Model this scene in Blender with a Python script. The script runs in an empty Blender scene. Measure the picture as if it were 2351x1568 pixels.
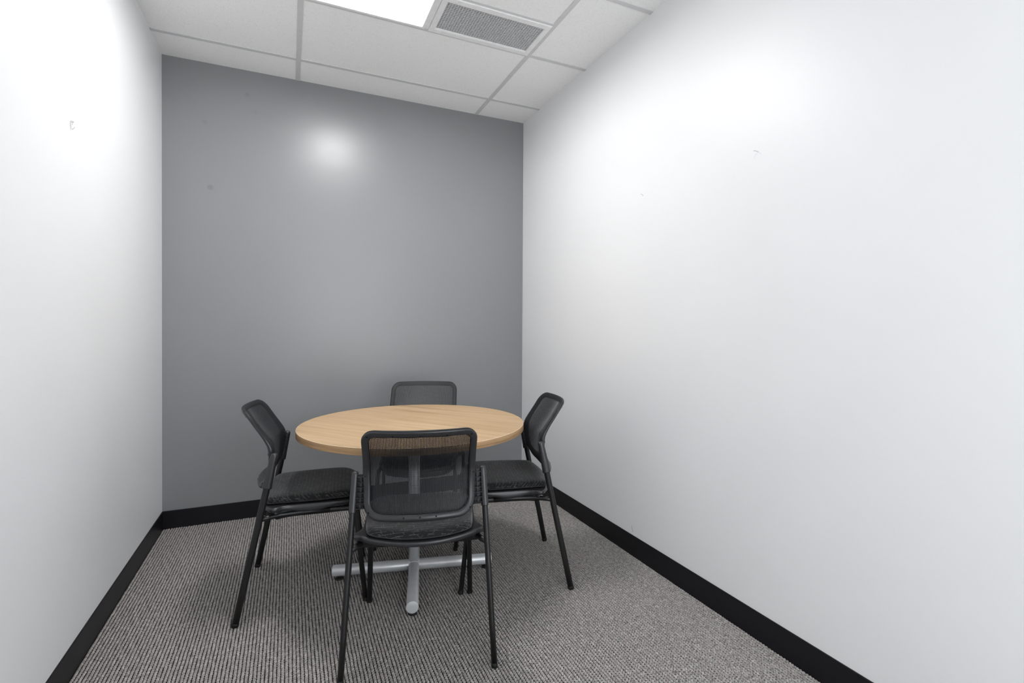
import bpy, bmesh, math, random
import numpy as np
from mathutils import Vector, Matrix
random.seed(7)
sc = bpy.context.scene
COL = sc.collection
PI = math.pi
H = 2.743; W = 2.3041; YF = -4.40          # ceiling height, room width, wall behind the camera
BH = 0.1036                                 # baseboard height

# ------------------------------------------------------------------ materials
def new_mat(name):
    m = bpy.data.materials.new(name); m.use_nodes = True
    nt = m.node_tree; b = nt.nodes['Principled BSDF']
    return m, nt, b
def N(nt, kind, **kw):
    n = nt.nodes.new(kind)
    for k, v in kw.items(): setattr(n, k, v)
    return n
def L(nt, a, b): nt.links.new(a, b)
def math_n(nt, op, a, b=None, c=None):
    n = N(nt, 'ShaderNodeMath', operation=op)
    for i, v in enumerate((a, b, c)):
        if v is None: continue
        if isinstance(v, (int, float)): n.inputs[i].default_value = v
        else: L(nt, v, n.inputs[i])
    return n.outputs[0]
def mix_col(nt, fac, a, b):
    n = N(nt, 'ShaderNodeMix', data_type='RGBA')
    if isinstance(fac, (int, float)): n.inputs[0].default_value = fac
    else: L(nt, fac, n.inputs[0])
    for i, v in ((6, a), (7, b)):
        if isinstance(v, tuple): n.inputs[i].default_value = v if len(v) == 4 else v + (1,)
        else: L(nt, v, n.inputs[i])
    return n.outputs[2]
def noise(nt, vec, scale, detail=2, rough=.5):
    n = N(nt, 'ShaderNodeTexNoise'); n.inputs['Scale'].default_value = scale
    n.inputs['Detail'].default_value = detail; n.inputs['Roughness'].default_value = rough
    if vec is not None: L(nt, vec, n.inputs['Vector'])
    return n
def objvec(nt): return N(nt, 'ShaderNodeTexCoord').outputs['Object']
def scaled(nt, vec, s, rot=0):
    m = N(nt, 'ShaderNodeMapping'); m.inputs['Scale'].default_value = s; m.inputs['Rotation'].default_value = (0, 0, rot)
    L(nt, vec, m.inputs['Vector']); return m.outputs[0]
def bump(nt, b, h, strength, dist):
    n = N(nt, 'ShaderNodeBump'); n.inputs['Strength'].default_value = strength; n.inputs['Distance'].default_value = dist
    L(nt, h, n.inputs['Height']); L(nt, n.outputs[0], b.inputs['Normal']); return n
def ramp(nt, v, stops):
    r = N(nt, 'ShaderNodeValToRGB'); e = r.color_ramp.elements
    while len(e) < len(stops): e.new(.5)
    for i, (p, c) in enumerate(stops): e[i].position = p; e[i].color = c + (1,)
    L(nt, v, r.inputs[0]); return r.outputs[0]

def paint(name, col, rough, bs=.15, spots=None):
    m, nt, b = new_mat(name)
    v = objvec(nt)
    n1 = noise(nt, v, 260, 0); n2 = noise(nt, v, 3, 0)
    hi = tuple(min(1, c * 1.012) for c in col); lo = tuple(c * .988 for c in col)
    base = mix_col(nt, n2.outputs[0], lo, hi)
    if spots:
        for (x, z, r, k) in spots:
            d = N(nt, 'ShaderNodeVectorMath', operation='DISTANCE'); L(nt, v, d.inputs[0]); d.inputs[1].default_value = (x, 0, z)
            f = N(nt, 'ShaderNodeMapRange', interpolation_type='SMOOTHSTEP'); L(nt, d.outputs['Value'], f.inputs[0])
            f.inputs[1].default_value = r * .6; f.inputs[2].default_value = r; f.inputs[3].default_value = k; f.inputs[4].default_value = 0
            base = mix_col(nt, f.outputs[0], base, tuple(c * .55 for c in col))
    L(nt, base, b.inputs['Base Color']); b.inputs['Roughness'].default_value = rough
    bump(nt, b, n1.outputs[0], bs, .0006)
    return m
def plain(name, col, rough, metal=0, spec=.5, bs=0, bscale=400):
    m, nt, b = new_mat(name)
    v = objvec(nt); n = noise(nt, v, 35, 1)
    L(nt, mix_col(nt, n.outputs[0], tuple(c * .93 for c in col), tuple(min(1, c * 1.07) for c in col)), b.inputs['Base Color'])
    b.inputs['Roughness'].default_value = rough; b.inputs['Metallic'].default_value = metal
    b.inputs['Specular IOR Level'].default_value = spec
    if bs: bump(nt, b, noise(nt, v, bscale, 1).outputs[0], bs, .0004)
    return m

M = {}
M['white_wall'] = paint('white_wall_paint', (.85, .855, .862), .42, .12)
M['grey_wall'] = paint('grey_wall_paint', (.246, .251, .259), .31, .10,
                       spots=[(.435, 2.596, .018, .22), (.240, 2.009, .020, .35), (.214, 2.391, .018, .2), (.480, 2.501, .014, .12)])
M['white_metal'] = plain('white_enamel', (.88, .88, .88), .35)
M['tee'] = plain('grid_tee_paint', (.66, .66, .665), .45)
M['grille'] = plain('grille_paint', (.60, .60, .61), .45)
M['duct'] = plain('duct_lining', (.05, .05, .052), .9)
M['baseboard'] = plain('black_baseboard', (.0062, .0055, .0078), .40, spec=.35, bs=.1, bscale=60)
M['plastic'] = plain('charcoal_plastic', (.021, .021, .0235), .32, spec=.6, bs=.25, bscale=1500)
M['tube'] = plain('black_powder_coat', (.006, .006, .0068), .36, bs=.15, bscale=1200)
M['black'] = plain('black_rubber', (.006, .006, .006), .6)
M['silver'] = plain('silver_powder_coat', (.66, .675, .69), .37, metal=.35, bs=.12, bscale=1500)
M['bead'] = plain('bare_weld', (.85, .85, .86), .3, metal=.3)
M['screw'] = plain('dark_screw', (.02, .02, .02), .25, metal=.8)
M['pencil'] = plain('pencil_grey', (.30, .30, .31), .8)
M['pencil_light'] = plain('faint_pencil_grey', (.36, .36, .37), .8)
M['scuff'] = plain('scuff_grey', (.62, .62, .63), .8)

def emission(name, col, strength):
    m, nt, b = new_mat(name)
    b.inputs['Base Color'].default_value = (.9, .9, .9, 1)
    b.inputs['Emission Color'].default_value = col + (1,); b.inputs['Emission Strength'].default_value = strength
    return m
M['lens'] = emission('lamp_lens', (.995, .998, 1.0), 46.0)

# ceiling tile: pin-holed mineral fibre
m, nt, b = new_mat('ceiling_tile'); M['tile'] = m
v = objvec(nt)
vo = N(nt, 'ShaderNodeTexVoronoi', feature='F1'); vo.inputs['Scale'].default_value = 165; vo.inputs['Randomness'].default_value = 1
L(nt, v, vo.inputs['Vector'])
nn = noise(nt, v, 60, 2)
thr = math_n(nt, 'MULTIPLY', math_n(nt, 'GREATER_THAN', nn.outputs[0], .47), .17)
hole = math_n(nt, 'LESS_THAN', vo.outputs['Distance'], thr)
vo2 = N(nt, 'ShaderNodeTexVoronoi', feature='F1'); vo2.inputs['Scale'].default_value = 380; L(nt, v, vo2.inputs['Vector'])
hole2 = math_n(nt, 'MULTIPLY', math_n(nt, 'LESS_THAN', vo2.outputs['Distance'], .22), .45)
hh = math_n(nt, 'MAXIMUM', hole, hole2)
L(nt, mix_col(nt, hh, (.95, .95, .947), (.55, .545, .54)), b.inputs['Base Color'])
b.inputs['Roughness'].default_value = .9; b.inputs['Specular IOR Level'].default_value = .2
bump(nt, b, math_n(nt, 'SUBTRACT', noise(nt, v, 500, 2).outputs[0], hh), .25, .0008)

# loop pile carpet
m, nt, b = new_mat('ribbed_carpet'); M['carpet'] = m
uv = N(nt, 'ShaderNodeUVMap').outputs[0]
sep = N(nt, 'ShaderNodeSeparateXYZ'); L(nt, uv, sep.inputs[0])      # x: 0..1 across one rib, y: rib number
v = objvec(nt)
fib = noise(nt, scaled(nt, v, (1, .55, 1), .5), 900, 2, .6)
blot = noise(nt, v, 75, 3, .6); hue = noise(nt, v, 22, 1)
c1 = ramp(nt, math_n(nt, 'ADD', math_n(nt, 'MULTIPLY', fib.outputs[0], .75), math_n(nt, 'MULTIPLY', blot.outputs[0], .25)),
          [(.38, (.08, .076, .073)), (.50, (.31, .292, .276)), (.61, (.68, .655, .63))])
c1 = mix_col(nt, ramp(nt, hue.outputs[0], [(.55, (0, 0, 0)), (.75, (.5, .5, .5))]), c1, (.36, .315, .30))
back = math_n(nt, 'LESS_THAN', sep.outputs[0], .5)                  # dark backing between the ribs, with groove shade put into its colour
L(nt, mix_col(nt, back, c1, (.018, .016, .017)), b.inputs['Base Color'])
b.inputs['Roughness'].default_value = .95; b.inputs['Specular IOR Level'].default_value = .12
bump(nt, b, fib.outputs[0], .6, .0012)

# wood laminate
def wood(name, rot, a, c, d, edge=False):
    m, nt, b = new_mat(name)
    v = scaled(nt, objvec(nt), (1, 1, 1), rot)
    n1 = noise(nt, scaled(nt, v, (2.5, 2.5, 90) if edge else (1.3, 24, 1)), 1.0, 4, .6); n1.inputs['Distortion'].default_value = .35
    n2 = noise(nt, scaled(nt, v, (9, 9, 420) if edge else (4, 260, 1)), 1.0, 3, .65)
    n3 = noise(nt, scaled(nt, v, (3, 3, 3) if edge else (.8, 6, 1)), 1.0, 2)
    f = math_n(nt, 'ADD', math_n(nt, 'ADD', math_n(nt, 'MULTIPLY', n1.outputs[0], .45), math_n(nt, 'MULTIPLY', n2.outputs[0], .33)), math_n(nt, 'MULTIPLY', n3.outputs[0], .22))
    L(nt, ramp(nt, f, [(.34, a), (.48, c), (.64, d)]), b.inputs['Base Color'])
    b.inputs['Roughness'].default_value = .42; b.inputs['Specular IOR Level'].default_value = .4
    bump(nt, b, n2.outputs[0], .08, .0004)
    return m
M['wood'] = wood('oak_laminate', math.radians(51), (.33, .205, .105), (.515, .35, .195), (.63, .45, .272))
M['wood_edge'] = wood('oak_edge_band', 0, (.20, .115, .05), (.40, .245, .12), (.54, .36, .20), True)

M['rim'] = plain('pale_rim', (.70, .54, .36), .4)
# seat cloth: charcoal with broken thin rectangles, long side across the seat
m, nt, b = new_mat('patterned_seat_fabric'); M['fabric'] = m
sx_ = N(nt, 'ShaderNodeSeparateXYZ'); L(nt, objvec(nt), sx_.inputs[0]); cb = N(nt, 'ShaderNodeCombineXYZ')
L(nt, math_n(nt, 'ADD', sx_.outputs[0], math_n(nt, 'MULTIPLY', math_n(nt, 'SIGN', sx_.outputs[0]), math_n(nt, 'SUBTRACT', .478, sx_.outputs[2]))), cb.inputs[0])
L(nt, math_n(nt, 'ADD', sx_.outputs[1], sx_.outputs[2]), cb.inputs[1]); v = cb.outputs[0]
wob = noise(nt, v, 9, 2)
vv = N(nt, 'ShaderNodeVectorMath', operation='ADD'); L(nt, v, vv.inputs[0])
ws = N(nt, 'ShaderNodeVectorMath', operation='SCALE'); L(nt, wob.outputs['Color'], ws.inputs[0]); ws.inputs['Scale'].default_value = .008
L(nt, ws.outputs[0], vv.inputs[1])
def lines(wd, ht, off, shift, th):
    mp = N(nt, 'ShaderNodeMapping'); mp.inputs['Location'].default_value = shift; L(nt, vv.outputs[0], mp.inputs['Vector'])
    t = N(nt, 'ShaderNodeTexBrick'); L(nt, mp.outputs[0], t.inputs['Vector']); t.offset = off; t.offset_frequency = 2
    t.squash = .6; t.squash_frequency = 3
    t.inputs['Scale'].default_value = 1; t.inputs['Mortar Size'].default_value = .0006; t.inputs['Mortar Smooth'].default_value = .2
    t.inputs['Brick Width'].default_value = wd; t.inputs['Row Height'].default_value = ht
    g = noise(nt, mp.outputs[0], 38, 1)
    return math_n(nt, 'MULTIPLY', t.outputs['Fac'], math_n(nt, 'GREATER_THAN', g.outputs[0], th))
pat = math_n(nt, 'MAXIMUM', lines(.072, .0150, .42, (0, 0, 0), .45), lines(.041, .019, .6, (.013, .006, 0), .57))
weave = noise(nt, v, 1100, 1)
basec = mix_col(nt, weave.outputs[0], (.0045, .0045, .005), (.017, .017, .0185))
L(nt, mix_col(nt, math_n(nt, 'MULTIPLY', pat, .8), basec, (.15, .15, .157)), b.inputs['Base Color'])
b.inputs['Roughness'].default_value = .85; b.inputs['Specular IOR Level'].default_value = .25
b.inputs['Sheen Weight'].default_value = .25; b.inputs['Sheen Roughness'].default_value = .5
bump(nt, b, weave.outputs[0], .4, .0006)

# open mesh cloth of the backrests (UV in metres)
m, nt, b = new_mat('black_mesh_fabric'); M['mesh'] = m
uv = N(nt, 'ShaderNodeUVMap').outputs[0]
sep = N(nt, 'ShaderNodeSeparateXYZ'); L(nt, uv, sep.inputs[0])
def cell(o, pitch, add=None):
    s = math_n(nt, 'DIVIDE', o, pitch)
    if add is not None: s = math_n(nt, 'ADD', s, add)
    f = math_n(nt, 'SUBTRACT', math_n(nt, 'FRACT', s), .5)
    return math_n(nt, 'ABSOLUTE', f)
cu = cell(sep.outputs[0], .0052)
cv = cell(sep.outputs[1], .0033, math_n(nt, 'MULTIPLY', sep.outputs[0], 9.0))
inside = math_n(nt, 'ADD', math_n(nt, 'POWER', math_n(nt, 'DIVIDE', cu, .32), 2.0), math_n(nt, 'POWER', math_n(nt, 'DIVIDE', cv, .36), 2.0))
holes = math_n(nt, 'LESS_THAN', inside, 1.0)
L(nt, mix_col(nt, noise(nt, objvec(nt), 700, 1).outputs[0], (.004, .0044, .0055), (.012, .0135, .017)), b.inputs['Base Color'])
b.inputs['Roughness'].default_value = .55
M['mesh_border'] = plain('mesh_border_fabric', (.0055, .0058, .007), .6, bs=.6, bscale=900)
tr = N(nt, 'ShaderNodeBsdfTransparent'); mx = N(nt, 'ShaderNodeMixShader')
L(nt, holes, mx.inputs[0]); L(nt, b.outputs[0], mx.inputs[1]); L(nt, tr.outputs[0], mx.inputs[2])
L(nt, mx.outputs[0], nt.nodes['Material Output'].inputs['Surface'])

# ------------------------------------------------------------------ builders
def link(name, me, mat, parent=None, smooth=True, loc=None):
    me.name = name
    if mat: me.materials.append(mat)
    if smooth: me.polygons.foreach_set('use_smooth', [True] * len(me.polygons))
    o = bpy.data.objects.new(name, me); COL.objects.link(o)
    if parent: o.parent = parent
    if loc: o.location = loc
    return o
def me_of(verts, faces):
    me = bpy.data.meshes.new('m'); me.from_pydata([tuple(v) for v in verts], [], faces); me.validate(); me.update(); return me
def bm_me(bm):
    me = bpy.data.meshes.new('m'); bm.normal_update(); bm.to_mesh(me); bm.free(); return me
def mod_bevel(o, w, seg=2, ang=35):
    b = o.modifiers.new('bevel', 'BEVEL'); b.width = w; b.segments = seg; b.limit_method = 'ANGLE'; b.angle_limit = math.radians(ang)
    b.harden_normals = False
    return o
def add_box(bm, c, s):
    r = bmesh.ops.create_cube(bm, size=1.0); vs = r['verts']
    bmesh.ops.scale(bm, vec=s, verts=vs); bmesh.ops.translate(bm, vec=c, verts=vs); return vs
def box_obj(name, lo, hi, mat, parent=None, bev=0):
    bm = bmesh.new(); add_box(bm, [(a + b) / 2 for a, b in zip(lo, hi)], [b - a for a, b in zip(lo, hi)])
    o = link(name, bm_me(bm), mat, parent, smooth=False)
    if bev: mod_bevel(o, bev)
    return o
def sweep(pts, sec, closed=False, up=None, caps=True):
    """pts: list of Vector; sec(i, t) -> list of (a, b) offsets in the frame (side, normal)."""
    n = len(pts); verts = []; faces = []
    prev = None
    for i in range(n):
        p = pts[i]
        if closed: t = pts[(i + 1) % n] - pts[i - 1]
        else: t = pts[min(i + 1, n - 1)] - pts[max(i - 1, 0)]
        t.normalize()
        if up is not None: nrm = up(i) if callable(up) else Vector(up)
        else: nrm = prev if prev is not None else (Vector((1, 0, 0)) if abs(t.x) < .8 else Vector((0, 1, 0)))
        nrm = (nrm - t * nrm.dot(t)).normalized(); prev = nrm
        side = t.cross(nrm)
        s = sec(i, i / max(1, n - 1)); k = len(s)
        for a, b in s: verts.append(p + side * a + nrm * b)
    for i in range(n if closed else n - 1):
        j = (i + 1) % n
        for q in range(k):
            r = (q + 1) % k
            faces.append((i * k + q, i * k + r, j * k + r, j * k + q))
    if caps and not closed:
        faces.append(tuple(range(k))[::-1]); faces.append(tuple((n - 1) * k + q for q in range(k)))
    return verts, faces
def circ(r, k=16): return [(r * math.cos(2 * PI * q / k), r * math.sin(2 * PI * q / k)) for q in range(k)]
def superell(a, b, e=3.0, k=20):
    out = []
    for q in range(k):
        t = 2 * PI * (q + .5) / k; c, s = math.cos(t), math.sin(t)
        out.append((a * math.copysign(abs(c) ** (2 / e), c), b * math.copysign(abs(s) ** (2 / e), s)))
    return out
def tube_obj(name, pts, r, mat, parent, k=16, bev=.0015):
    P = [Vector(p) for p in pts]
    v, f = sweep(P, lambda i, t: circ(r, k))
    o = link(name, me_of(v, f), mat, parent)
    if bev: mod_bevel(o, bev, 2, 60)
    return o
def arc_path(a, corner, b, r, n=8):
    a, c, b = Vector(a), Vector(corner), Vector(b)
    d1 = (a - c).normalized(); d2 = (b - c).normalized()
    ang = d1.angle(d2); tl = r / math.tan(ang / 2)
    p1 = c + d1 * tl; p2 = c + d2 * tl; out = [a]
    for i in range(n + 1):
        t = i / n; out.append(p1 * (1 - t) ** 2 + c * 2 * t * (1 - t) + p2 * t * t)
    out.append(b); return out
def catmull(P, m, closed=True):
    n = len(P); out = []
    for i in range(n):
        p0, p1, p2, p3 = P[i - 1], P[i], P[(i + 1) % n], P[(i + 2) % n]
        for j in range(m):
            t = j / m
            out.append(tuple(.5 * (2 * b + (c - a) * t + (2 * a - 5 * b + 4 * c - d) * t * t + (3 * b - a - 3 * c + d) * t ** 3) for a, b, c, d in zip(p0, p1, p2, p3)))
    return out
def empty(name, loc, rz, label, cat, group=None):
    o = bpy.data.objects.new(name, None); COL.objects.link(o); o.location = loc; o.rotation_euler = (0, 0, rz)
    o.empty_display_size = .1
    o['label'] = label; o['category'] = cat
    if group: o['group'] = group
    return o
def structure(o): o['kind'] = 'structure'; return o

# ------------------------------------------------------------------ room shell
T = .10
structure(box_obj('wall_back', (-T, 0, -.02), (W + T, T, H + .12), M['grey_wall']))
wl = structure(box_obj('wall_left', (-T, YF, -.02), (0, 0, H + .12), M['white_wall']))
wr = structure(box_obj('wall_right', (W, YF, -.02), (W + T, 0, H + .12), M['white_wall']))
# wall behind the camera: unseen, with a framed glazed opening added for front light
WX0, WX1, WZ0, WZ1 = .75, 2.20, .10, 2.40
bm = bmesh.new()
for lo, hi in (((-T, -.02), (WX0, H + .12)), ((WX1, -.02), (W + T, H + .12)), ((WX0, -.02), (WX1, WZ0)), ((WX0, WZ1), (WX1, H + .12))):
    add_box(bm, ((lo[0] + hi[0]) / 2, YF - T / 2, (lo[1] + hi[1]) / 2), (hi[0] - lo[0], T, hi[1] - lo[1]))
structure(link('wall_front', bm_me(bm), M['white_wall'], smooth=False))
bm = bmesh.new(); fwid = .05
for lo, hi in (((WX0, WZ0), (WX0 + fwid, WZ1)), ((WX1 - fwid, WZ0), (WX1, WZ1)), ((WX0 + fwid, WZ0), (WX1 - fwid, WZ0 + fwid)), ((WX0 + fwid, WZ1 - fwid), (WX1 - fwid, WZ1))):
    add_box(bm, ((lo[0] + hi[0]) / 2, YF - T / 2, (lo[1] + hi[1]) / 2), (hi[0] - lo[0], .06, hi[1] - lo[1]))
wf = structure(link('fill_window_1', bm_me(bm), M['white_metal'], smooth=False))  # added window, out of view; lets background light in from behind
m, nt, b = new_mat('fill_window_glass'); M['glass'] = m
tr_ = N(nt, 'ShaderNodeBsdfTransparent'); gl = N(nt, 'ShaderNodeBsdfGlossy'); gl.inputs['Roughness'].default_value = .02
mg = N(nt, 'ShaderNodeMixShader'); mg.inputs[0].default_value = .06
L(nt, tr_.outputs[0], mg.inputs[1]); L(nt, gl.outputs[0], mg.inputs[2]); L(nt, mg.outputs[0], nt.nodes['Material Output'].inputs['Surface'])
box_obj('fill_window_pane', (WX0 + fwid, YF - T / 2 - .004, WZ0 + fwid), (WX1 - fwid, YF - T / 2 + .004, WZ1 - fwid), M['glass'], wf)

# the grey paint stops a hair short of the white wall
tb = .004
def lerp(p, q, t): return p + (q - p) * t
def baseboard(name, A, B, inward):
    """profile swept along a wall: slim board with an eased top edge"""
    A = Vector(A); B = Vector(B); inn = Vector(inward)
    prof = [(0, -.02), (tb, -.02), (tb, BH - .0022), (tb - .0008, BH - .0006), (tb - .002, BH), (0, BH)]
    vs = [A + inn * a + Vector((0, 0, z)) for a, z in prof] + [B + inn * a + Vector((0, 0, z)) for a, z in prof]
    k = len(prof); fs = [(i, (i + 1) % k, k + (i + 1) % k, k + i) for i in range(k)] + [tuple(range(k))[::-1], tuple(range(k, 2 * k))]
    me = me_of(vs, fs); bm = bmesh.new(); bm.from_mesh(me); bmesh.ops.recalc_face_normals(bm, faces=bm.faces)
    o = link(name, bm_me(bm), M['baseboard'], smooth=False); structure(o); return o
baseboard('baseboard_left', (0, YF, 0), (0, 0, 0), (1, 0, 0))
baseboard('baseboard_right', (W, YF, 0), (W, 0, 0), (-1, 0, 0))
baseboard('baseboard_back', (tb, 0, 0), (W - tb, 0, 0), (0, -1, 0))
baseboard('baseboard_front', (tb, YF, 0), (W - tb, YF, 0), (0, 1, 0))

# carpet: real ribs running along the room with lumpy loops
def carpet():
    pitch = .0124; x0, x1 = tb, W - tb; nr = int(math.ceil((x1 - x0) / pitch)); pitch = (x1 - x0) / nr
    dy = .0029; ys = np.arange(YF + tb, -tb + dy, dy); ys[-1] = -tb; ny = len(ys)
    prof_x = np.array([0, .11, .15, .30, .55, .79, .90, 1.0]); prof_z = np.array([-.0052, -.0050, -.0028, -.0007, 0, -.0008, -.0045, -.0052])
    wgt = np.array([0, .75, .85, .9, 1, .9, .9, 0])
    k = len(prof_x)
    rng = np.random.default_rng(3)
    V = np.empty((nr, ny, k, 3), np.float32)
    for r in range(nr):
        ph = rng.random() * 2 * PI
        slow = 1.6 * np.sin(ys * 31 + ph * 3) + .8 * np.sin(ys * 83 + ph)
        wig = np.convolve(rng.normal(0, 1, ny), np.ones(2) / 2, 'same'); wig2 = rng.normal(0, 1, ny)
        for q in range(k):
            side = (-1 if q < 4 else 1)
            loop = .5 + .5 * np.sin(2 * PI * ys / .0114 + ph + slow - 2.6 * prof_x[q])
            loop = loop ** .7
            hgt = -.0022 * (1 - loop) + .00022 * wig2
            sx = .0026 * (loop - .70) + .0003 * wig
            V[r, :, q, 0] = x0 + pitch * (r + prof_x[q]) + wgt[q] * (sx * side + .0005 * np.sin(ys * 61 + ph))
            V[r, :, q, 1] = ys
            V[r, :, q, 2] = np.maximum(prof_z[q] + (wgt[q] if 1 < q < 6 else 0) * hgt, -.0052)
    idx = np.arange(nr * ny * k).reshape(nr, ny, k)
    a = idx[:, :-1, :-1]; b = idx[:, :-1, 1:]; c = idx[:, 1:, 1:]; d = idx[:, 1:, :-1]
    F = np.stack([a, b, c, d], -1).reshape(-1, 4)
    me = bpy.data.meshes.new('floor')
    me.vertices.add(V.size // 3); me.vertices.foreach_set('co', V.reshape(-1))
    nf = len(F); me.loops.add(nf * 4); me.loops.foreach_set('vertex_index', F.reshape(-1).astype(np.int32))
    me.polygons.add(nf); me.polygons.foreach_set('loop_start', np.arange(0, nf * 4, 4, dtype=np.int32))
    me.polygons.foreach_set('use_smooth', np.ones(nf, bool))
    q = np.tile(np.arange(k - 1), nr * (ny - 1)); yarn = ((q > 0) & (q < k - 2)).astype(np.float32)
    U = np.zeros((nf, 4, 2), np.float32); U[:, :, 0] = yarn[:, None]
    me.update(calc_edges=True)
    uvl = me.uv_layers.new(name='UVMap'); uvl.data.foreach_set('uv', U.reshape(-1))
    me.update()
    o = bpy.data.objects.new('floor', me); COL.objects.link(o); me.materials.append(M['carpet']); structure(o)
carpet()

structure(box_obj('floor_slab', (-T, YF - T, -.04), (W + T, T, -.0195), M['duct']))
# ------------------------------------------------------------------ suspended ceiling
GA, GB = .7183, 1.9192                      # main tees
XS = [0, GA, GB, W]
C1 = -.2715; CY = [C1 - .6066 * i for i in range(7)]       # cross tees
YS = [0] + [y for y in CY if y > YF] + [YF]
tw = .0245
LX = 1.3195                                 # between lamp and vent
bm = bmesh.new()
def tile(x0, x1, y0, y1):
    add_box(bm, ((x0 + x1) / 2, (y0 + y1) / 2, H + .009), (x1 - x0, y1 - y0, .014))
lamp_cell = (GA, LX, CY[2], CY[1]); vent_cell = (LX, GB, CY[1] - .31, CY[1])
for i in range(3):
    for j in range(len(YS) - 1):
        y1, y0 = YS[j], YS[j + 1]
        if i == 1 and j == 2:
            tile(LX + tw / 2, GB, y0, vent_cell[2]); continue
        tile(XS[i], XS[i + 1], y0, y1)
structure(link('ceiling', bm_me(bm), M['tile'], smooth=False))
structure(box_obj('ceiling_deck', (-T, YF - T, H + .12), (W + T, T, H + .2), M['duct'])).name = 'ceiling_slab'
k = 1
def tee(x0, x1, y0, y1, mt='tee'):
    global k
    structure(box_obj('trim_%d' % k, (x0, y0, H - .0012), (x1, y1, H + .004), M[mt])); k += 1
for x in (GA, GB): tee(x - tw / 2, x + tw / 2, YF, 0)
for y in CY:
    if y < YF: continue
    for a, b_ in ((0, GA - tw / 2), (GA + tw / 2, GB - tw / 2), (GB + tw / 2, W)): tee(a, b_, y - tw / 2, y + tw / 2)
tee(LX - tw / 2, LX + tw / 2, CY[2] + tw / 2, CY[1] - tw / 2, 'white_metal')
tee(LX + tw / 2, GB - tw / 2, vent_cell[2] - tw / 2, vent_cell[2] + tw / 2)

# recessed light: frame, curved white reflector, glowing basket
def ceiling_light(cellr, label, lens, name='ceiling_light'):
    x0, x1, y0, y1 = cellr; g = tw / 2 - .004
    x0 += g; x1 -= g; y0 += g; y1 -= g
    cx, cy = (x0 + x1) / 2, (y0 + y1) / 2; hx, hy = (x1 - x0) / 2, (y1 - y0) / 2
    t = empty(name, (cx, cy, H), 0, label, 'ceiling light')
    bm = bmesh.new(); f = .014
    for c, s in (((-hx + f / 2, 0, 0), (f, 2 * hy, .006)), ((hx - f / 2, 0, 0), (f, 2 * hy, .006)), ((0, -hy + f / 2, 0), (2 * hx - 2 * f, f, .006)), ((0, hy - f / 2, 0), (2 * hx - 2 * f, f, .006))):
        add_box(bm, (c[0], c[1], -.002), s)
    link('frame', bm_me(bm), M['white_metal'], t, smooth=False)
    # reflector: two shallow coves meeting the basket, plus end plates
    vs = []; fs = []; n = 14; ix, iy = hx - f, hy - f; bw = .135
    for j, y in enumerate((-iy, iy)):
        for i in range(n + 1):
            u = i / n; x = -ix + (ix - bw) * u; z = .004 + .062 * math.sin(u * PI / 2)
            vs.append((x, y, z))
    for i in range(n): fs.append((i, i + 1, n + 2 + i, n + 1 + i))
    o = len(vs)
    for v_ in list(vs): vs.append((-v_[0], v_[1], v_[2]))
    for i in range(n): fs.append((o + i, o + n + 1 + i, o + n + 2 + i, o + i + 1))
    for j, y in enumerate((-iy, iy)):                              # end plates
        for s in (-1, 1):
            base = len(vs)
            for i in range(n + 1):
                u = i / n; vs.append((s * (-ix + (ix - bw) * u) , y, .004 + .062 * math.sin(u * PI / 2)))
            vs.append((s * -bw, y, .004)); vs.append((s * -ix, y, .004))
            fs.append(tuple(range(base, base + n + 3)))
        b0 = len(vs); vs += [(-bw, y, .004), (bw, y, .004), (bw, y, .066), (-bw, y, .066)]; fs.append((b0, b0 + 1, b0 + 2, b0 + 3))
    b0 = len(vs); vs += [(-bw, -iy, .066), (bw, -iy, .066), (bw, iy, .066), (-bw, iy, .066)]; fs.append((b0, b0 + 1, b0 + 2, b0 + 3))
    link('reflector', me_of(vs, fs), M['white_metal'], t)
    # basket lens, half round, hanging inside the recess
    vs = []; fs = []; n = 16
    for y in (-iy + .003, iy - .003):
        for i in range(n + 1):
            a = PI * i / n; vs.append((-.13 * math.cos(a), y, .062 - .050 * math.sin(a)))
    for i in range(n): fs.append((i, i + 1, n + 2 + i, n + 1 + i))
    fs.append(tuple(range(n + 1))); fs.append(tuple(range(2 * n + 1, n, -1)))
    bmx = bmesh.new(); bmx.from_mesh(me_of(vs, fs)); bmesh.ops.recalc_face_normals(bmx, faces=bmx.faces)
    link('diffuser', bm_me(bmx), lens, t)
    # housing above
    bm = bmesh.new(); add_box(bm, (0, 0, .085), (2 * hx - .01, 2 * hy - .01, .02)); link('housing', bm_me(bm), M['white_metal'], t, smooth=False)
    return t
ceiling_light(lamp_cell, 'square recessed white ceiling light glowing beside the air vent', M['lens'])

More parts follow.
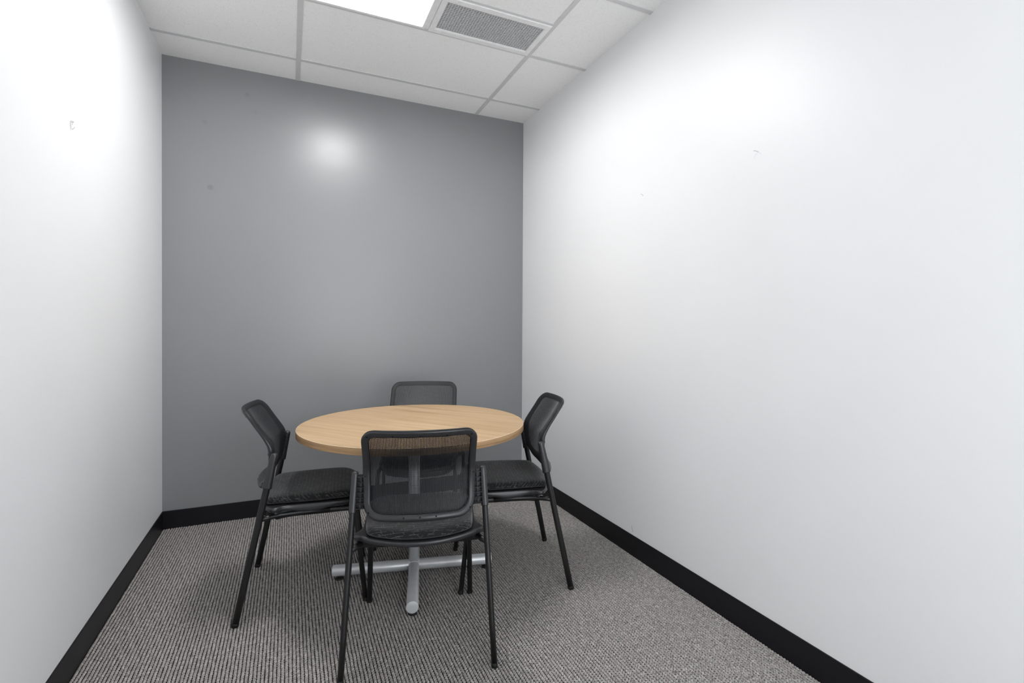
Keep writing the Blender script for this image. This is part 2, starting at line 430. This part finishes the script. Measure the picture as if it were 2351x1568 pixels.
# egg-crate return air vent
def vent():
    x0, x1, y0, y1 = 1.333, 1.911, -1.184, -.8775
    t = empty('air_vent', ((x0 + x1) / 2, (y0 + y1) / 2, H), 0, 'white framed rectangular air vent with grey egg-crate grille in the ceiling', 'air vent')
    hx, hy = (x1 - x0) / 2, (y1 - y0) / 2; ox, oy = .259, .1135
    bm = bmesh.new()
    z0 = -.006
    prof = [(0, .0), (0, -.003), (.004, z0), (hx - ox - .006, z0), (hx - ox, -.0035), (hx - ox, .012)]
    vs = []; fs = []
    for d, z in prof:
        vs += [(-hx + d, -hy + d * (hy - oy) / (hx - ox) if d > .004 else -hy + d, z)]
        yy = hy - (d * (hy - oy) / (hx - ox) if d > .004 else d)
        vs += [(hx - d, -yy, z), (hx - d, yy, z), (-hx + d, yy, z)]
        vs[-4] = (-hx + d, -yy, z)
    for i in range(len(prof) - 1):
        for q in range(4):
            r = (q + 1) % 4; fs.append((i * 4 + q, i * 4 + r, i * 4 + 4 + r, i * 4 + 4 + q))
    link('frame', me_of(vs, fs), M['white_metal'], t, smooth=False)
    bm = bmesh.new(); nx, ny = 38, 17; th = .0038
    for i in range(nx + 1):
        x = -ox + 2 * ox * i / nx; add_box(bm, (x, 0, .004), (th, 2 * oy, .008))
    for j in range(ny + 1):
        y = -oy + 2 * oy * j / ny; add_box(bm, (0, y, .004), (2 * ox, th, .0076))
    link('grille', bm_me(bm), M['grille'], t, smooth=False)
    bm = bmesh.new()
    for c, s in (((-ox - .003, 0, .06), (.004, 2 * oy, .11)), ((ox + .003, 0, .06), (.004, 2 * oy, .11)), ((0, -oy - .003, .06), (2 * ox, .004, .11)), ((0, oy + .003, .06), (2 * ox, .004, .11)), ((0, 0, .113), (2 * ox, 2 * oy, .004))): add_box(bm, c, s)
    link('duct_box', bm_me(bm), plain('duct_grey', (.13, .13, .132), .7), t, smooth=False)
    for sx in (-1, 1):
        for sy in (-1, 1):
            bm = bmesh.new(); bmesh.ops.create_cone(bm, cap_ends=True, segments=16, radius1=.0032, radius2=.0042, depth=.002)
            link('screw', bm_me(bm), M['white_metal'], t, loc=(sx * (ox - .035), sy * (hy - .018), z0 - .0008))
vent()

# marks on the walls
def ribbon(name, strokes, x, sgn, mat, parent, w=.0022):
    vs = []; fs = []
    for st in strokes:
        P = [Vector((x + sgn * .0004, a, b)) for a, b in st]; o = len(vs)
        for i, p in enumerate(P):
            t = (P[min(i + 1, len(P) - 1)] - P[max(i - 1, 0)]).normalized(); s = t.cross(Vector((1, 0, 0))) * w / 2
            vs += [p - s, p + s]
        for i in range(len(P) - 1): q = o + 2 * i; fs.append((q, q + 1, q + 3, q + 2))
    return link(name, me_of(vs, fs), mat, parent, smooth=False)
ribbon('pencil_mark', [[(-1.3178, 1.8693), (-1.3144, 1.8589), (-1.3122, 1.8425)], [(-1.3167, 1.8693), (-1.305, 1.8764), (-1.286, 1.8807), (-1.3027, 1.8637)],
       [(-1.312, 1.8668), (-1.2884, 1.8802)], [(-1.3121, 1.8635), (-1.3028, 1.8501), (-1.2945, 1.8521), (-1.2764, 1.8652)]], 0, 1, M['pencil_light'], wl)
ribbon('pencil_mark', [[(-2.0857, 1.8715), (-2.09, 1.8718), (-2.1071, 1.8623)]], W, -1, M['pencil_light'], wr, .0016)
ribbon('pencil_mark', [[(-1.4089, 1.866), (-1.4154, 1.8645)], [(-1.4203, 1.8633), (-1.4274, 1.8527)]], W, -1, M['pencil_light'], wr, .0025)
ribbon('scuff_mark', [[(-2.1071, 1.8623), (-2.1225, 1.8472)], [(-2.1071, 1.8611), (-2.0874, 1.8455)]], W, -1, M['scuff'], wr, .0012)
ribbon('scuff_mark', [[(-1.3555, .1509), (-1.3591, .1344), (-1.3671, .1197)]], W, -1, M['scuff'], wr, .006)

# ------------------------------------------------------------------ round table
TX, TY, TH, TR, TT = 1.220, -1.090, .728, .524, .030
def table():
    t = empty('round_table', (TX, TY, 0), math.radians(-14), 'round light oak laminate table on a silver cross base', 'table')
    bm = bmesh.new(); r = bmesh.ops.create_cone(bm, cap_ends=True, segments=160, radius1=TR - .0012, radius2=TR - .0012, depth=TT - .001)
    o = link('tabletop', bm_me(bm), M['wood'], t, smooth=False, loc=(0, 0, TH - TT / 2)); o.rotation_euler = (0, 0, math.radians(14)); top = o
    # edge band, slightly eased top and bottom
    vs = []; fs = []; n = 160
    prof = [(TR - .0016, -.0002), (TR - .0004, -.0008), (TR, -.002), (TR, -TT + .002), (TR - .0004, -TT + .0008), (TR - .0016, -TT + .0002)]
    for i in range(n):
        a = 2 * PI * i / n
        for rr, z in prof: vs.append((rr * math.cos(a), rr * math.sin(a), z + TT / 2))
    kk = len(prof)
    for i in range(n):
        j = (i + 1) % n
        for q in range(kk - 1): fs.append((i * kk + q, j * kk + q, j * kk + q + 1, i * kk + q + 1))
    e = link('edge_band', me_of(vs, fs), M['wood_edge'], top); e.data.materials.append(M['rim'])
    for pp in e.data.polygons:
        if pp.index % (kk - 1) in (0, 1): pp.material_index = 1
    # column with mounting plate
    tube_obj('column', [(0, 0, .045), (0, 0, TH - TT - .006)], .0255, M['silver'], t, 40, 0)
    box_obj('mounting_plate', (-.15, -.15, TH - TT - .006), (.15, .15, TH - TT), M['black'], t, .002)
    for q in range(4):
        a = PI / 2 * q; d = Vector((math.cos(a), math.sin(a), 0))
        s = .0255 if q % 2 else -.0
        v, f = sweep([d * (.02 if q % 2 else 0.0) + Vector((0, 0, .040)), d * .374 + Vector((0, 0, .040))], lambda i, tt: circ(.0252, 40))
        leg = link('base_leg', me_of(v, f), M['silver'], t); mod_bevel(leg, .0012, 2, 60)
        for z0, z1, rr in ((0, .006, .019), (.006, .016, .006)):
            if rr == .019:
                bm = bmesh.new(); g = bmesh.ops.create_cone(bm, cap_ends=True, segments=28, radius1=.019, radius2=.016, depth=.006)
                bmesh.ops.translate(bm, vec=(0, 0, .003), verts=bm.verts)
                g2 = bmesh.ops.create_cone(bm, cap_ends=True, segments=16, radius1=.007, radius2=.007, depth=.012)
                bmesh.ops.translate(bm, vec=(0, 0, .011), verts=g2['verts'])
                link('glide', bm_me(bm), M['black'], leg, loc=tuple(d * .345))
    # thin weld beads where the base legs meet the column
    for q in range(4):
        a0 = PI / 2 * q; R_ = .0254; P = []
        for i in range(17):
            ph = lerp(-.97, .97, i / 16) * PI / 2; al, la = R_ * math.cos(ph), R_ * math.sin(ph)
            P.append(Vector((al * math.cos(a0) - la * math.sin(a0), al * math.sin(a0) + la * math.cos(a0), .040 + al)))
        v, f = sweep(P, lambda i, tt: circ(.0011, 8))
        link('weld_bead', me_of(v, f), M['bead'], t)
table()

# ------------------------------------------------------------------ guest chair
# local frame: x to the sitter's right, y forward, z up; origin between the rear feet
A_, B_, Y1, Z1, FS, C_, D_ = .258, .229, .139, .665, .796, .216, .496
def lerp(p, q, t): return p + (q - p) * t
def rear(s, f): return Vector((s * lerp(A_, B_, f), Y1 * f, Z1 * f))
PR = [(.40, .045), (.48, .078), (.505, .090), (.524, .098), (.56, .1125), (.60, .1210), (.64, .1265), (.66, .1285), (.675, .1275), (.688, .1225), (.700, .1155), (.72, .1025), (.755, .0790), (.80, .0505), (.836, .0280), (.90, -.010)]
def prof(z):
    for i in range(len(PR) - 1):
        if PR[i][0] <= z <= PR[i + 1][0]:
            j = max(1, min(len(PR) - 3, i))
            z0, z1 = PR[i][0], PR[i + 1][0]; t = (z - z0) / (z1 - z0)
            m0 = (PR[i + 1][1] - PR[max(0, i - 1)][1]) / (PR[i + 1][0] - PR[max(0, i - 1)][0])
            k2 = min(len(PR) - 1, i + 2); m1 = (PR[k2][1] - PR[i][1]) / (PR[k2][0] - PR[i][0])
            h = z1 - z0; t2, t3 = t * t, t ** 3
            return (2 * t3 - 3 * t2 + 1) * PR[i][1] + (t3 - 2 * t2 + t) * h * m0 + (-2 * t3 + 3 * t2) * PR[i + 1][1] + (t3 - t2) * h * m1
    return PR[-1][1]
def SY(x, z): return prof(z) - .042 * (1 - (x / .2) ** 2)
def bow(z): return .014 + .028 * min(1, max(0, (z - .51) / .22))
def MY(x, z): return prof(z) - bow(z) * (1 - (x / .2) ** 2)
def SN(x, z):
    e = .003; yx = (SY(x + e, z) - SY(x - e, z)) / (2 * e); yz = (SY(x, z + e) - SY(x, z - e)) / (2 * e)
    return Vector((-yx, 1, -yz)).normalized()
def outline(hw, zb, zt, rb, rt, n=9, waist=0.0):
    """closed outline in (x, z), counter-clockwise seen from behind"""
    P = []
    def arc(cx, cz, r, a0, a1):
        for i in range(n + 1):
            a = a0 + (a1 - a0) * i / n; P.append((cx + r * math.cos(a), cz + r * math.sin(a)))
    def seg(p, q, m):
        for i in range(1, m): P.append((lerp(p[0], q[0], i / m), lerp(p[1], q[1], i / m)))
    arc(hw - rb, zb + rb, rb, -PI / 2, 0); seg((hw, zb + rb), (hw, zt - rt), 16)
    arc(hw - rt, zt - rt, rt, 0, PI / 2); seg((hw - rt, zt), (-hw + rt, zt), 20)
    arc(-hw + rt, zt - rt, rt, PI / 2, PI); seg((-hw, zt - rt), (-hw, zb + rb), 16)
    arc(-hw + rb, zb + rb, rb, PI, 3 * PI / 2); seg((-hw + rb, zb), (hw - rb, zb), 20)
    return P

def make_chair(label):
    t = empty('guest_chair', (0, 0, 0), 0, label, 'chair', 'mesh-back guest chairs around the round table')
    # --- legs
    for s in (-1, 1):
        P = [rear(s, f) for f in (.012, .2, .4, .6, .8, .985)]
        v, f = sweep(P, lambda i, tt: superell(.0106, .0132, 2.1, 20), up=lambda i: Vector((0, 1, 0)))
        lg = link('leg', me_of(v, f), M['tube'], t)
        v, f = sweep([rear(s, 0.0), rear(s, .018), rear(s, .021)], lambda i, tt: superell(.0112 if i < 2 else .0104, .0138 if i < 2 else .013, 2.1, 20), up=lambda i: Vector((0, 1, 0)))
        link('foot_cap', me_of(v, f), M['black'], lg)
        P = arc_path((s * C_, D_ - .0007, .008), (s * .205, .452, .404), (s * .200, .35, .405), .022)
        lg = tube_obj('leg', P, .0110, M['tube'], t)
        tube_obj('foot_cap', [(s * C_, D_, 0), (s * C_, D_, .014)], .0118, M['black'], lg, 16, .001)
    # --- seat frame: side rails and cross tubes as one welded piece
    vs = []; fs = []
    def add(P, r):
        v, f = sweep([Vector(p) for p in P], lambda i, tt: circ(r, 12)); o = len(vs); vs.extend(v); fs.extend(tuple(q + o for q in g) for g in f)
    fr = .405 / Z1; rx, ry = lerp(A_, B_, fr), Y1 * fr
    for s in (-1, 1): add([(s * .200, .36, .405), (s * .198, .25, .405), (s * .203, .16, .405), (s * .222, .115, .405), (s * rx, ry, .405)], .0105)
    for y in (.20, .40): add([(-.198, y, .403), (.198, y, .403)], .0095)
    link('seat_frame', me_of(vs, fs), M['tube'], t)
    # --- seat pan
    half = [(0.0, .060), (.070, .065), (.140, .082), (.190, .100), (.222, .117), (.233, .130), (.231, .146), (.219, .166), (.2105, .20), (.2095, .26), (.2115, .33), (.2095, .39), (.198, .432), (.165, .466), (.085, .486), (0.0, .491)]
    full = half + [(-x, y) for x, y in half[-2:0:-1]]
    out = catmull(full, 6)
    cxy = (0, .27)
    def rings(outl, spec, zf):
        n = len(outl); vs = []; fs = []
        for r, off in spec:
            for (x, y) in outl:
                px = cxy[0] + (x - cxy[0]) * r; py = cxy[1] + (y - cxy[1]) * r
                vs.append((px, py, zf(px, py, r, off)))
        for i in range(len(spec) - 1):
            for q in range(n):
                w_ = (q + 1) % n; fs.append((i * n + q, i * n + w_, (i + 1) * n + w_, (i + 1) * n + q))
        vs.append((cxy[0], cxy[1], zf(0, .27, 0, spec[0][1]))); vs.append((cxy[0], cxy[1], zf(0, .27, 0, spec[-1][1])))
        for q in range(n):
            w_ = (q + 1) % n; fs.append((len(vs) - 2, w_, q)); fs.append((len(vs) - 1, (len(spec) - 1) * n + q, (len(spec) - 1) * n + w_))
        me = me_of(vs, fs); bm = bmesh.new(); bm.from_mesh(me); bmesh.ops.recalc_face_normals(bm, faces=bm.faces); return bm_me(bm)
    def seat_base(x, y):                                            # gentle saddle: front edge drops, rear kicks up a little
        z = 0
        if y > .39: z -= 1.8 * (y - .39) ** 2
        if y < .10: z -= .3 * (.10 - y) ** 2
        z += .10 * max(0, abs(x) - .15) ** 1.5
        if y < .17: z -= .011 * max(0, 1 - (x / .2) ** 2) * min(1, (.17 - y) / .09)
        return z
    def zpan(x, y, r, off):
        wave = .017 * math.exp(-((y - .275) / .075) ** 2) * (1 if abs(x) > .12 else 0)
        z = off + seat_base(x, y)
        if off < .434 and r > .92: z -= wave
        return z
    link('seat_pan', rings(out, [(.3, .441), (.8, .441), (.95, .441), (.985, .4405), (.997, .437), (1.0, .4325), (.998, .4265), (.988, .4232), (.965, .4228), (.90, .4232)], zpan), M['plastic'], t)
    uo = catmull([(x * .96, max(y, .135)) for x, y in full], 6)
    link('seat_underside', rings(uo, [(.90, .4245), (.985, .4235), (.99, .415), (.98, .396), (.95, .388), (.6, .386)], lambda x, y, r, off: off + seat_base(x, y)), M['tube'], t)
    # --- seat cushion
    ch = [(0.0, .066), (.07, .070), (.135, .083), (.170, .095), (.185, .109), (.191, .135), (.196, .18), (.201, .24), (.2035, .30), (.2025, .36), (.197, .402), (.181, .437), (.150, .463), (.078, .480), (0, .484)]
    cf = ch + [(-x, y) for x, y in ch[-2:0:-1]]
    co = catmull(cf, 6)
    def zc(x, y, r, off):
        z = off + seat_base(x, y)
        if r < .96: z -= .006 * math.exp(-((x / .13) ** 2 + ((y - .22) / .12) ** 2))
        return z
    link('seat_cushion', rings(co, [(.25, .4805), (.5, .480), (.7, .4795), (.82, .4785), (.90, .477), (.95, .4745), (.98, .470), (.995, .464), (1.0, .457), (.993, .451), (.97, .4475), (.9, .446)], zc), M['fabric'], t)
    # --- backrest frame
    hw, zb, zt, rb, rt = .1865, .5185, .8235, .052, .034
    O = outline(hw, zb, zt, rb, rt)
    P = [Vector((x, SY(x, z), z)) for x, z in O]
    def depth(x, z):
        side = 1 / (1 + math.exp(-(abs(x) - .165) / .008))
        kink = math.exp(-((z - .668) / .040) ** 2)
        return .0068 + .004 * side * kink
    pts = []; nn = []; dd = []
    for (x, z), p in zip(O, P):
        n_ = SN(x, z); d = depth(x, z); ext = (SY(x, z) - MY(x, z)) / -2 if z < .56 else 0; d2 = d + ext; pts.append(p - n_ * (d - .0068) + n_ * ext); nn.append(n_); dd.append(d2)
    v, f = sweep(pts, lambda i, tt: superell(.0132, dd[i], 2.7, 18), closed=True, up=lambda i: nn[i])
    me = me_of(v, f); bm = bmesh.new(); bm.from_mesh(me); bmesh.ops.recalc_face_normals(bm, faces=bm.faces)
    bf = link('backrest_frame', bm_me(bm), M['plastic'], t)
    def screw(x, z, big=False):
        n_ = SN(x, z); p = Vector((x, SY(x, z), z)) - n_ * (.0068 + 2 * (depth(x, z) - .0068) + .0002)
        bm = bmesh.new(); r = .0042 if big else .0032
        bmesh.ops.create_cone(bm, cap_ends=True, segments=14, radius1=r, radius2=r * .85, depth=.0012)
        o = link('screw', bm_me(bm), M['screw'] if not big else M['black'], bf, loc=tuple(p)); o.rotation_euler = (-n_).to_track_quat('Z', 'Y').to_euler()
    for x in (-.175, -.09, 0, .09, .175): screw(x, .816 if abs(x) > .15 else .821)
    for x in (-.1865, .1865): screw(x, .655, True)
    for x in (-.176, .176): screw(x, .531)
    for x in (-.055, 0, .055): screw(x, .5185)
    # --- mesh cloth stretched over the front of the frame
    mo = outline(.1997, .5062, .8362, .063, .045)
    n = len(mo); cz = .672; vs = []; fs = []; uvs = []
    zz = [.45 + i * .005 for i in range(90)]; arc = [0]
    for i in range(1, 90): arc.append(arc[-1] + math.hypot(.005, prof(zz[i]) - prof(zz[i - 1])))
    def alen(z): q = (z - .45) / .005; i = max(0, min(88, int(q))); return lerp(arc[i], arc[i + 1], q - i)
    def pt(x, z, off): n_ = SN(x, z); return Vector((x, MY(x, z), z)) + n_ * off
    spec = [(1.0, -.001), (.998, .0035), (.985, .0070), (.96, .0082), (.90, .0084), (.8, .0078), (.7, .0072), (.6, .007), (.5, .007), (.4, .007), (.3, .007), (.2, .007), (.1, .007), (.02, .007)]
    for r, off in spec:
        for x, z in mo:
            X, Z = x * r, cz + (z - cz) * r; vs.append(pt(X, Z, off)); uvs.append((X, alen(Z)))
    for i in range(len(spec) - 1):
        for q in range(n):
            w_ = (q + 1) % n; fs.append((i * n + q, i * n + w_, (i + 1) * n + w_, (i + 1) * n + q))
    fs.append(tuple((len(spec) - 1) * n + q for q in range(n)))
    base = len(vs); nf = len(fs); inner = 4                          # the knit is a double layer: a second face close behind
    for r, off in spec[inner:]:
        for x, z in mo:
            X, Z = x * r, cz + (z - cz) * r; vs.append(pt(X, Z, off - .0011)); uvs.append((X, alen(Z)))
    for i in range(len(spec) - 1 - inner):
        for q in range(n):
            w_ = (q + 1) % n; fs.append((base + i * n + q, base + (i + 1) * n + q, base + (i + 1) * n + w_, base + i * n + w_))
    me = me_of(vs, fs); ul = me.uv_layers.new(name='UVMap')
    for lp in me.loops: ul.data[lp.index].uv = uvs[lp.vertex_index]
    bmh = link('backrest_mesh', me, M['mesh'], t); me.materials.append(M['mesh_border'])
    for pp in me.polygons:
        if pp.index < 4 * n: pp.material_index = 1
    # --- sleeves on the rear legs, caps, ribbed brackets to the back frame
    for s in (-1, 1):
        fsamp = [FS, FS + .004, .85, .90, .95, .985, .997, 1.0]
        ax = (rear(s, 1) - rear(s, 0)).normalized()
        P = [rear(s, f_) for f_ in fsamp]
        def sec(i, tt, fsamp=fsamp):
            f_ = fsamp[i]; k_ = (f_ - FS) / (1 - FS); b_ = lerp(.0185, .0132, k_) ; a_ = lerp(.0135, .0122, k_)
            e = 1 if i < 6 else (.95 if i == 6 else .84)
            return superell(a_ * e, b_ * e, 2.4, 20)
        v, f = sweep(P, sec, up=lambda i: Vector((0, 1, 0)))
        sl = link('leg_sleeve', me_of(v, f), M['plastic'], t)
        v, f = sweep([rear(s, 1.0) - ax * .001, rear(s, 1.0) + ax * .0012, rear(s, 1.0) + ax * .0022], lambda i, tt: circ(.0092 if i < 2 else .0075, 20), up=lambda i: Vector((0, 1, 0)))
        link('end_cap', me_of(v, f), M['plastic'], sl)
        bm = bmesh.new()
        for q in range(7):
            z = .545 + .0175 * q; f_ = z / Z1; xl = lerp(A_, B_, f_) - .0105; xi = .1955; yl = Y1 * f_; yy = (yl + SY(.2, z)) / 2 - .004
            add_box(bm, (s * (xl + xi) / 2, yy, z), (abs(xl - xi) + .004, .019, .0018))
        z0, z1 = .543, .655
        for i in range(8):
            za, zb_ = lerp(z0, z1, i / 8), lerp(z0, z1, (i + 1) / 8); zm = (za + zb_) / 2; f_ = zm / Z1; xl = lerp(A_, B_, f_) - .0105; xi = .1955
            yy = (Y1 * f_ + SY(.2, zm)) / 2
            add_box(bm, (s * (xl + xi) / 2, yy + .002, zm), (.0065, .014, zb_ - za + .001))
            add_box(bm, (s * (xl + xi) / 2, yy + .006, zm), (abs(xl - xi) + .004, .004, zb_ - za + .001))
        link('side_bracket', bm_me(bm), M['plastic'], t, smooth=False)
    return t

def copy_tree(o, parent=None):
    c = o.copy(); COL.objects.link(c); c.parent = parent
    for ch in [q for q in SRC if q.parent == o]: copy_tree(ch, c)
    return c
first = make_chair('black mesh-back guest chair nearest, its back turned to the viewer in front of the table')
SRC = list(sc.objects)
spots = [((1.076, -1.798), -14.12, None),
         ((.503, -.977), -95.94, 'black mesh-back guest chair by the white left-hand wall, facing right to the table'),
         ((1.901, -1.274), 75.58, 'black mesh-back guest chair by the white right-hand wall, facing left to the table'),
         ((1.453, -.371), 160.3, 'black mesh-back guest chair behind the table by the grey wall, mostly hidden by the tabletop')]
for i, ((x, y), a, lab) in enumerate(spots):
    o = first if i == 0 else copy_tree(first)
    o.location = (x, y, 0); o.rotation_euler = (0, 0, math.radians(a))
    if lab: o['label'] = lab

# ------------------------------------------------------------------ camera
f_, cx, cy, yaw, pitch, roll, X, Y, Z = 1140.5696, 1182.1188, 757.6983, -.42560, -.00860, .00510, .6728, -3.4601, 1.1917
FW, FH = 2351, 1568
c, s = math.cos(yaw), math.sin(yaw)
fw = Vector((-s, c, 0)); rt = Vector((c, s, 0)); up = Vector((0, 0, 1))
cp, sp = math.cos(pitch), math.sin(pitch); fw2 = fw * cp + up * sp; up2 = up * cp - fw * sp
cr, sr = math.cos(roll), math.sin(roll); rt3 = rt * cr + up2 * sr; up3 = up2 * cr - rt * sr
cam = bpy.data.cameras.new('camera'); co = bpy.data.objects.new('camera', cam); COL.objects.link(co)
Mx = Matrix((rt3, up3, -fw2)).transposed().to_4x4(); Mx.translation = Vector((X, Y, Z)); co.matrix_world = Mx
cam.sensor_width = 36; cam.sensor_fit = 'HORIZONTAL'; cam.lens = f_ / FW * 36
cam.shift_x = -(cx - FW / 2) / FW; cam.shift_y = (cy - FH / 2) / FW
cam.clip_start = .02; sc.camera = co

# ------------------------------------------------------------------ world, view
w = bpy.data.worlds.new('world'); sc.world = w; w.use_nodes = True
w.node_tree.nodes['Background'].inputs[0].default_value = (.93, .965, 1, 1); w.node_tree.nodes['Background'].inputs[1].default_value = 4.1
pl_ = bpy.data.lights.new('fill_window_portal', 'AREA'); pl_.shape = 'RECTANGLE'; pl_.size = WX1 - WX0; pl_.size_y = WZ1 - WZ0; pl_.cycles.is_portal = True  # portal of the added window that fills the room from behind the camera
po = bpy.data.objects.new('fill_window_portal', pl_); COL.objects.link(po); po.location = ((WX0 + WX1) / 2, YF - T - .01, (WZ0 + WZ1) / 2); po.rotation_euler = (PI / 2, 0, 0)
vs_ = sc.view_settings; vs_.view_transform = 'Standard'; vs_.look = 'None'; vs_.gamma = 1; vs_.use_curve_mapping = False
vs_.exposure = 0.33
sc.cycles.max_bounces = 5; sc.cycles.diffuse_bounces = 4; sc.cycles.glossy_bounces = 2; sc.cycles.transparent_max_bounces = 12
sc.cycles.caustics_reflective = False; sc.cycles.caustics_refractive = False
sc.cycles.use_denoising = True
sc.cycles.adaptive_threshold = .08
sc.cycles.use_light_tree = False
